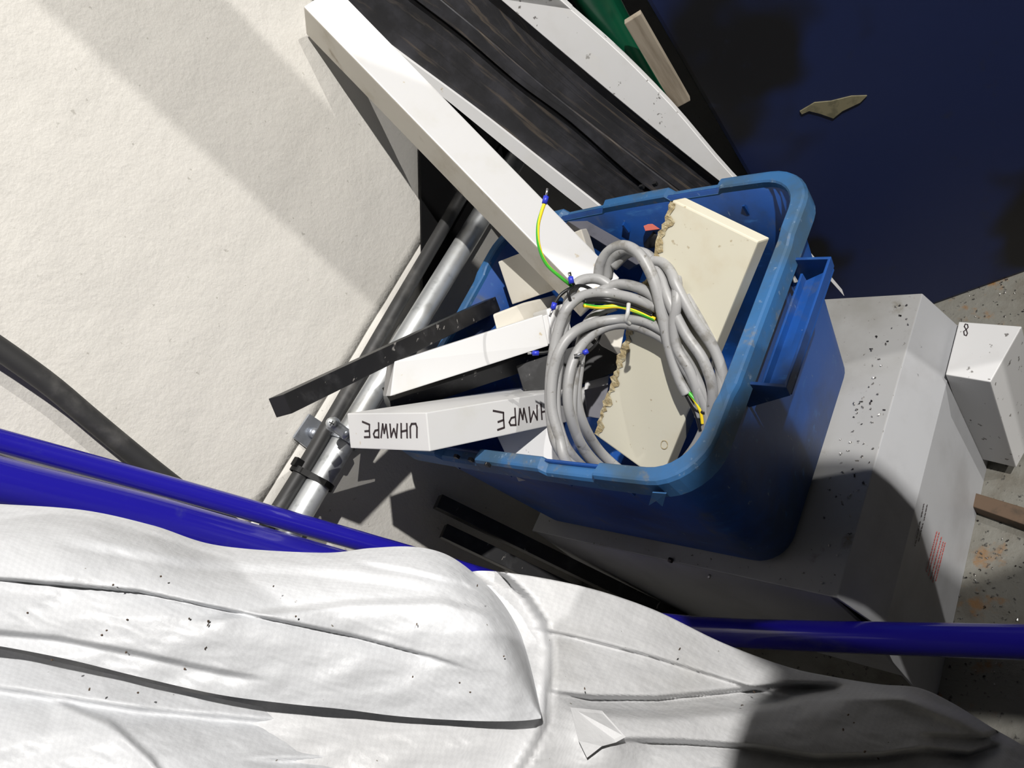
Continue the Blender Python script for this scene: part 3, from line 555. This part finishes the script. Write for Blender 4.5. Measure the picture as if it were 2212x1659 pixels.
wire('core_wire', [(1300, 640, .88), (1262, 618, .88), (1235, 622, .88), (1212, 636, .88), (1198, 656, .88)], 0.0019, M['wire_black'])
wire('core_wire', [(1232, 650, .875), (1228, 630, .875), (1240, 618, .876), (1234, 606, .876), (1230, 588, .876)], 0.0017, M['wire_black'])
wire('core_wire', [(1320, 668, .87), (1305, 682, .875), (1300, 710, .88), (1290, 740, .882), (1270, 760, .882)], 0.0017, M['wire_black'])
wire('core_wire', [(1230, 735, .88), (1205, 755, .885), (1180, 761, .888), (1160, 763, .89)], 0.0019, M['wire_black'])
wire('core_wire', [(1482, 850, .822), (1492, 868, .82), (1505, 885, .818), (1524, 892, .816)], 0.0024, M['wire_black'])
wire('core_wire', [(1482, 852, .823), (1494, 874, .821), (1506, 900, .82), (1514, 930, .82)], 0.0024, M['wire_black'])
wire('earth_wire', [(1488, 848, .818), (1502, 866, .816), (1514, 890, .815), (1518, 915, .815)], 0.0021, M['wire_pe'], True)
for (a, b, c, d) in [((1176, 440), (1180, 424), (1183, 407), .865), ((1235, 612), (1232, 598), (1228, 590), .874), ((1198, 654), (1194, 668), (1187, 684), .878), ((1164, 763), (1150, 763), (1140, 763), .889), ((1270, 758), (1260, 763), (1240, 768), .878)]:
    d *= KS; f = tube('ferrule', [P(*a, D=d), P(*b, D=d)], 0.0029, M['ferrule'], coil, 12)
    tube('ferrule_tip', [P(*b, D=d), P(*c, D=d)], 0.0013, M['tin'], f, 8)
ct = [P(1358, 656, D=.838*KS), P(1356, 676, D=.834*KS), P(1352, 692, D=.838*KS), P(1360, 700, D=.845*KS)]
tube('clear_tie', ct, 0.0022, M['tie_clear'], coil, 8, 16)
# ------------------------------------------------------------------ blue tube frame
fr = [P(-120, 921, D=.745), P(0, 953, D=.78), P(420, 1068, D=.88), P(860, 1192, D=1.0), P(1010, 1236, D=1.04)]
tag(tube('steel_tube', longer(fr, 0.35, 0.25), 0.0122, M['tube_blue'], None, 24, 80), 'slim royal blue tube, farther of the two above the sack', 'tube')
fr = [P(-120, 1004, D=.64), P(0, 1040, D=.665), P(330, 1118, D=.75), P(700, 1218, D=.87), P(860, 1262, D=.92)]
tag(tube('steel_tube', longer(fr, 0.35, 0.25), 0.0205, M['tube_blue'], None, 24, 80), 'thick royal blue tube lying on the edge of the white sack', 'tube')
fr = [P(1290, 1330, Z=-0.33), P(1530, 1364, Z=-0.335), P(2212, 1387, Z=-0.345), P(2600, 1396, Z=-0.345)]
tag(tube('steel_tube', longer(fr, 0.12, 0.35), 0.0175, M['tube_blue'], None, 24, 30), 'dark blue tube in front of the grey box, behind the sack', 'tube')
# ------------------------------------------------------------------ sack
sk = thing('bulk_sack', (0.35, -0.55, FLOOR), 'crumpled white woven bulk sack filling the foreground', 'sack')
def layer(name, top, bot, dfun, nu, nv, mt_, skirt=0.0, thick=0.0):
    T = cr([V(*p, 0) for p in top], nu); B = cr([V(*p, 0) for p in bot], nu)
    vv, uvs, ff = [], [], []; prevrow = None; us = [0.0]
    for i in range(nu):
        vacc = 0.0; last = None
        for j in range(nv):
            s = j/(nv-1); x = T[i].x+(B[i].x-T[i].x)*s; y = T[i].y+(B[i].y-T[i].y)*s
            p = P(x, y, D=dfun(x, y, i/(nu-1), s))
            if last is not None: vacc += (p-last).length
            last = p; vv.append(p); uvs.append((x*0.5/FPX, vacc))
    for i in range(nu-1):
        for j in range(nv-1): ff.append((i*nv+j, (i+1)*nv+j, (i+1)*nv+j+1, i*nv+j+1))
    if skirt:
        b = len(vv)
        for i in range(nu):
            q = vv[i*nv].copy(); q += V(-0.02, 0.004, -skirt); q.z = max(q.z, FLOOR+0.002); vv.append(q); uvs.append((T[i].x*0.5/FPX, -skirt))
        for i in range(nu-1): ff.append((i*nv, b+i, b+i+1, (i+1)*nv))
    return mesh_obj(name, vv, ff, mt_, sk, True, uvs)
def nz(x, y, s, k=0): return noise.noise(Vector((x*s, y*s, k)))
def ridge(x, y, pts, wd):
    """signed distance fold: returns (-1..1) profile across a polyline given in image columns"""
    for (x0, y0), (x1, y1) in zip(pts, pts[1:]):
        if x0 <= x <= x1:
            yy = y0+(y1-y0)*(x-x0)/(x1-x0); e = sm(pts[0][0], pts[0][0]+120, x)*sm(pts[-1][0], pts[-1][0]-120, x)
            return math.exp(-((y-yy)/wd)**2)*e
    return 0.0
def fold(x, y, pts, h, rise=6, decay=70, soft=120):
    """a layer edge: the cloth drops back by h just below the line, then eases out again"""
    for (x0, y0), (x1, y1) in zip(pts, pts[1:]):
        if x0 <= x < x1:
            t = (x-x0)/(x1-x0); dy = y-(y0+(y1-y0)*t); e = sm(pts[0][0], pts[0][0]+soft, x)*sm(pts[-1][0], pts[-1][0]-soft, x)
            return h*e*sm(-rise, rise, dy)*math.exp(-max(dy-rise, 0)/decay)
    return 0.0
def wr(x, y, k): return 0.0040*nz(x, y*2.4, 0.0035, k)+0.0022*nz(x+y*1.2, y*2, 0.009, k+5)+0.0009*abs(nz(x-y, y*1.5, 0.024, k+9))
def d_body(x, y, u_, s):
    d = 0.52+0.15*sm(500, 2300, x)-0.06*sm(1250, 1700, y)
    d += 0.050*(1-s)**5                                          # rolls away at the far edge
    d += wr(x, y, 1)*1.3
    yk = [(1200, 1040), (1235, 1082), (1290, 1140), (1340, 1172), (1400, 1190), (1450, 1189), (1500, 1182), (1560, 1182), (1620, 1150), (1700, 1100), (1900, 1000)]; xs = 1000
    for (ya, xa), (yb, xb) in zip(yk, yk[1:]):
        if ya <= y < yb: xs = xa+(xb-xa)*(y-ya)/(yb-ya)
    d += 0.036*(1-sm(-16, 12, x-xs))*sm(1215, 1260, y)
    d += fold(x, y, [(1120, 1352), (1230, 1372), (1400, 1415), (1600, 1478), (1760, 1520)], 0.013, 5, 60)
    d += fold(x, y, [(1160, 1490), (1280, 1506), (1420, 1507), (1560, 1494), (1700, 1478), (1850, 1480)], 0.026, 7, 34)
    d -= fold(x, y, [(1200, 1528), (1420, 1545), (1600, 1530), (1760, 1498), (1950, 1500), (2100, 1560)], 0.016, 14, 120)
    d += fold(x, y, [(1300, 1596), (1480, 1602), (1620, 1612), (1760, 1636), (1900, 1632), (2000, 1618), (2090, 1628), (2180, 1600)], 0.026, 7, 50)
    d += fold(x, y, [(1980, 1586), (2050, 1588), (2120, 1592), (2200, 1560)], 0.012, 5, 25, 40)
    d -= 0.010*ridge(x, y, [(1800, 1470), (1950, 1505), (2050, 1545), (2140, 1590), (2230, 1640)], 16)
    return d
top = [(-650, 1130), (-120, 1200), (300, 1260), (700, 1300), (960, 1262), (1040, 1233), (1230, 1260), (1400, 1312), (1560, 1388), (1700, 1440), (1800, 1462), (1900, 1478), (1985, 1486), (2060, 1520), (2140, 1570), (2212, 1612), (2330, 1690)]
bot = [(-700, 2150), (-160, 2150), (300, 2150), (700, 2150), (960, 2150), (1040, 2150), (1230, 2150), (1400, 2150), (1560, 2150), (1700, 2150), (1800, 2150), (1900, 2150), (1985, 2150), (2060, 2150), (2140, 2150), (2212, 2150), (2330, 2150)]
layer('sack_body', top, bot, d_body, 330, 230, M['sack_in'], 0.55)
def d_flap(x, y, u_, s):
    d = 0.470+0.055*sm(100, 1200, x)
    d += 0.085*(1-s)**5                               # rolls over at the far edge
    d += 0.010*sm(1090, 1175, x)
    d += wr(x, y, 2)*0.9
    d += fold(x, y, [(-220, 1228), (0, 1250), (300, 1277), (530, 1325), (760, 1372), (940, 1420), (1030, 1450)], 0.010, 4, 45, 160)
    d -= fold(x, y, [(380, 1345), (540, 1326), (760, 1302), (950, 1296), (1080, 1330), (1150, 1400)], 0.008, 10, 90)
    d += fold(x, y, [(100, 1160), (400, 1215), (700, 1235), (900, 1262), (1000, 1265)], 0.006, 14, 40)
    d += fold(x, y, [(760, 1210), (880, 1232), (1000, 1260), (1060, 1290)], 0.005, 6, 30, 60)
    d += fold(x, y, [(-150, 1352), (120, 1378), (300, 1412), (480, 1452), (600, 1470)], 0.008, 8, 60)
    return d
top = [(-650, 1062), (-120, 1085), (0, 1089), (180, 1102), (330, 1135), (470, 1178), (690, 1194), (800, 1184), (890, 1181), (960, 1196), (1020, 1235), (1080, 1295), (1125, 1370), (1152, 1450), (1168, 1535)]
bot = [(-650, 1290), (-120, 1380), (0, 1396), (150, 1425), (300, 1462), (470, 1500), (620, 1520), (740, 1532), (840, 1545), (920, 1552), (990, 1556), (1050, 1558), (1100, 1558), (1140, 1556), (1169, 1552)]
layer('sack_flap', top, bot, d_flap, 270, 110, M['sack'], 0.0)
def d_low(x, y, u_, s):
    d = 0.438+0.055*sm(200, 1300, x)+0.075*(1-s)**4
    d += wr(x, y, 3)
    d += fold(x, y, [(-200, 1470), (0, 1488), (300, 1532), (600, 1560), (900, 1612), (1100, 1660)], 0.009, 9, 60)
    d -= fold(x, y, [(100, 1500), (240, 1560), (330, 1640), (380, 1720)], 0.006, 12, 40, 40)
    d += fold(x, y, [(500, 1640), (800, 1640), (1100, 1655), (1300, 1668)], 0.007, 6, 40)
    return d
top = [(-650, 1300), (-120, 1392), (0, 1402), (150, 1436), (300, 1470), (470, 1508), (640, 1540), (780, 1560), (900, 1572), (1000, 1592), (1080, 1606), (1180, 1628), (1300, 1645), (1500, 1648), (1700, 1690)]
bot = [(-700, 2150), (-160, 2150), (0, 2150), (150, 2150), (300, 2150), (470, 2150), (640, 2150), (780, 2150), (900, 2150), (1000, 2150), (1080, 2150), (1180, 2150), (1300, 2150), (1500, 2150), (1700, 2150)]
layer('sack_lower_fold', top, bot, d_low, 250, 150, M['sack'], 0.0)
fl = [(1232, 1528), (1300, 1535), (1352, 1592), (1330, 1604), (1300, 1612), (1268, 1637), (1250, 1600)]
o = slab_poly('torn_corner', [P(x, y, D=d_body(x, y, 0, .6)-0.006) for x, y in fl], ray(1280, 1580)*0.0012, M['sack_in'], sk, 0); o['label'] = 'loose torn corner of sack cloth'
# ------------------------------------------------------------------ photographer kneeling behind the camera
def person():
    J = {'hip': (1.32, 0.00, 0.24, .135), 'waist': (1.25, 0.0, 0.40, .125), 'chest': (1.13, -0.01, 0.58, .150), 'neckb': (1.0, -0.08, 0.72, .075), 'neck': (0.95, -0.10, 0.765, .055), 'jaw': (0.885, -0.13, 0.79, .068), 'skull': (0.855, -0.135, 0.86, .094), 'crown': (0.865, -0.14, 0.91, .062)}
    E_ = [('hip', 'waist'), ('waist', 'chest'), ('chest', 'neckb'), ('neckb', 'neck'), ('neck', 'jaw'), ('jaw', 'skull'), ('skull', 'crown')]
    for s_, sx in (('l', -1), ('r', 1)):
        y = 0.01+0.21*sx
        if sx < 0:      # this arm holds the camera out
            arm = [(1.04, -0.20, 0.69, .068), (0.785, -0.285, 0.70, .062), (0.735, -0.455, 0.565, .030), (0.712, -0.46, 0.55, .028)]; fd = V(-0.02, 0.02, 0); fo = V(0.70, -0.462, 0.585)
        else:           # this hand rests on the thigh
            arm = [(1.04, 0.22, 0.69, .068), (1.02, 0.22, 0.43, .056), (1.15, 0.16, 0.20, .032), (1.17, 0.13, 0.13, .030)]; fd = V(-0.005, -0.015, -0.035); fo = V(1.165, 0.14, 0.11)
        for nm, v_ in zip(('sh', 'el', 'wr', 'pa'), arm): J[nm+s_] = v_
        J.update({'th'+s_: (1.32, 0.1*sx, 0.18, .095), 'kn'+s_: (1.22, 0.12*sx, -0.14, .062), 'an'+s_: (1.31, 0.12*sx, -0.52, .042), 'to'+s_: (1.16, 0.14*sx, -0.57, .03)})
        E_ += [('chest', 'sh'+s_), ('sh'+s_, 'el'+s_), ('el'+s_, 'wr'+s_), ('wr'+s_, 'pa'+s_), ('hip', 'th'+s_), ('th'+s_, 'kn'+s_), ('kn'+s_, 'an'+s_), ('an'+s_, 'to'+s_)]
        for k in range(4):
            a_ = 'f%d%s' % (k, s_); b_ = 'g%d%s' % (k, s_); sp_ = V(0, 0, -0.02*k) if sx < 0 else V(0.004*k, -0.018*k, 0.004*k)
            J[a_] = (*(fo+sp_), .0095); J[b_] = (*(fo+sp_+fd), .008)
            E_ += [('pa'+s_, a_), (a_, b_)]
    J.update({'nose': (0.755, -0.165, 0.84, .013), 'earl': (0.875, -0.245, 0.85, .014), 'earr': (0.895, -0.035, 0.85, .014)}); E_ += [('skull', 'nose'), ('skull', 'earl'), ('skull', 'earr')]
    names = list(J); me = bpy.data.meshes.new('person'); me.from_pydata([V(*J[k][:3])-V(1.3, 0.0, FLOOR) for k in names], [(names.index(a), names.index(b)) for a, b in E_], [])
    o = bpy.data.objects.new('person', me); col.objects.link(o); o.location = (1.3, 0.0, FLOOR)
    sk_ = o.modifiers.new('skin', 'SKIN')
    for i, k in enumerate(names):
        r = J[k][3]; sv = me.skin_vertices[0].data[i]; sv.radius = (r, r); sv.use_root = (k == 'hip')
    o.modifiers.new('sub', 'SUBSURF').levels = 2; o.modifiers['sub'].render_levels = 2
    me.materials.append(M['overall'])
    o['_base'] = [1.3, 0.0, FLOOR]
    tag(o, 'person in dark overalls leaning over the grey box and holding a camera', 'person')
    hv, hf = tube_geo([V(0.915, -0.14, 0.80), V(0.895, -0.14, 0.86), V(0.88, -0.14, 0.92), V(0.87, -0.14, 0.965), V(0.867, -0.14, 0.98)], 0.09, 20, True, lambda s: [.075, .102, .104, .07, .02][min(4, int(round(s*4)))])
    mesh_obj('hair', hv, hf, M['hair'], o, True)
M['overall'] = mat('dark_work_clothes', (0.03, 0.035, 0.05), 0.8); M['hair'] = mat('brown_hair', (0.03, 0.02, 0.012), 0.6)
def skin_spots():
    nt = M['overall'].node_tree; N = nt.nodes; L = nt.links; tc = N.new('ShaderNodeTexCoord'); acc = None
    for c, r in (((-0.44, -0.137, 1.43), 0.145), ((-0.60, -0.46, 1.165), 0.075), ((-0.13, 0.13, 0.71), 0.085)):
        d = N.new('ShaderNodeVectorMath'); d.operation = 'DISTANCE'; L.new(tc.outputs['Object'], d.inputs[0]); d.inputs[1].default_value = c
        g_ = N.new('ShaderNodeMath'); g_.operation = 'LESS_THAN'; L.new(d.outputs['Value'], g_.inputs[0]); g_.inputs[1].default_value = r
        if acc is None: acc = g_
        else:
            m_ = N.new('ShaderNodeMath'); m_.operation = 'MAXIMUM'; L.new(acc.outputs[0], m_.inputs[0]); L.new(g_.outputs[0], m_.inputs[1]); acc = m_
    mx = N.new('ShaderNodeMix'); mx.data_type = 'RGBA'; L.new(acc.outputs[0], mx.inputs[0]); mx.inputs[6].default_value = (0.03, 0.035, 0.05, 1); mx.inputs[7].default_value = (0.45, 0.27, 0.19, 1)
    L.new(mx.outputs[2], N['Principled BSDF'].inputs['Base Color'])
skin_spots(); person()
st = thing('shadow_column', (1.205, 0.493, FLOOR), 'added unseen column casting the upright shadow band on the wall', 'column')  # out-of-view column, added to throw the upright shadow band onto the wall
aabb('column_shaft', (1.17, 0.457, FLOOR), (1.24, 0.529, 2.4), M['grey_side'], st, 0.004); aabb('base_plate', (1.13, 0.417, FLOOR), (1.28, 0.569, FLOOR+0.012), M['grey_side'], st, 0.002)
cb = thing('photo_camera', CAM-CF*0.05, 'compact black camera in the hands of the leaning person', 'camera')
box('camera_body', CAM-CF*0.042, CR, CD, (0.10, 0.062, 0.03), M['pe_black'], cb, 0.004)
tube('camera_lens', [CAM-CF*0.03, CAM-CF*0.012], 0.022, M['pe_black'], cb, 24)
# ------------------------------------------------------------------ swarf
def chips(name, spots, zf, parent_label, r0=0.0009, k_=1.0):
    vv, ff = [], []
    for (x, y, z) in spots:
        n = random.choice((3, 4, 8)); a = random.uniform(0, 6.28); L = k_*random.uniform(0.001, 0.0045); rr = k_*random.uniform(0.0004, 0.0011); path = []
        for i in range(n*2+1):
            t = i/(n*2); path.append(V(x+math.cos(a)*L*t+rr*math.sin(t*n*3.1)*-math.sin(a), y+math.sin(a)*L*t+rr*math.sin(t*n*3.1)*math.cos(a), z+0.0012*k_+rr*math.cos(t*n*3.1)))
        v, f = tube_geo(path, random.uniform(0.0003, r0*0.7), 4); b = len(vv); vv += v; ff += [tuple(i+b for i in q) for q in f]
    o = mesh_obj(name, vv, ff, M['swarf']); tag(o, parent_label, 'swarf', None, 'stuff'); return o
sp = []
for i in range(170):
    p = P(random.uniform(2050, 2300), random.uniform(1100, 1480), Z=FLOOR); sp.append((p.x, p.y, p.z))
for i in range(40):
    p = P(random.uniform(2080, 2260), random.uniform(600, 690), Z=FLOOR); sp.append((p.x, p.y, p.z))
chips('swarf_on_floor', sp, FLOOR, 'curls of metal swarf scattered over the oily floor')
sp = [(random.uniform(0.215, XT-0.004), random.uniform(YN+0.01, YF-0.01), ZT) for i in range(45)]+[(random.gauss(0.235, 0.012), random.gauss(0.05, 0.05), ZT) for i in range(25)]
sp = [(min(max(x, 0.205), XT-0.006), min(y, YF-0.02), z) for x, y, z in sp]
chips('swarf_on_box', sp, ZT, 'bits of metal swarf lying on top of the grey box')
random.seed(11); sp = []
for i in range(46):
    x, y = random.uniform(60, 1900), random.uniform(1240, 1640)
    if x < 1130 and y < 1500: d = d_flap(x, y, 0, .6)
    elif x > 1230 and y > 1300+0.33*(x-1230)+20: d = d_body(x, y, 0, .6)
    else: continue
    q = P(x, y, D=d-0.0008); sp.append((q.x, q.y, q.z))
o = chips('crumbs_on_sack', sp, 0, 'dark crumbs of swarf sprinkled on the white sack', 0.0006, 0.45); o.data.materials.clear(); o.data.materials.append(M['wood_dark'])
for o in bpy.data.objects:
    if '_base' in o: del o['_base']
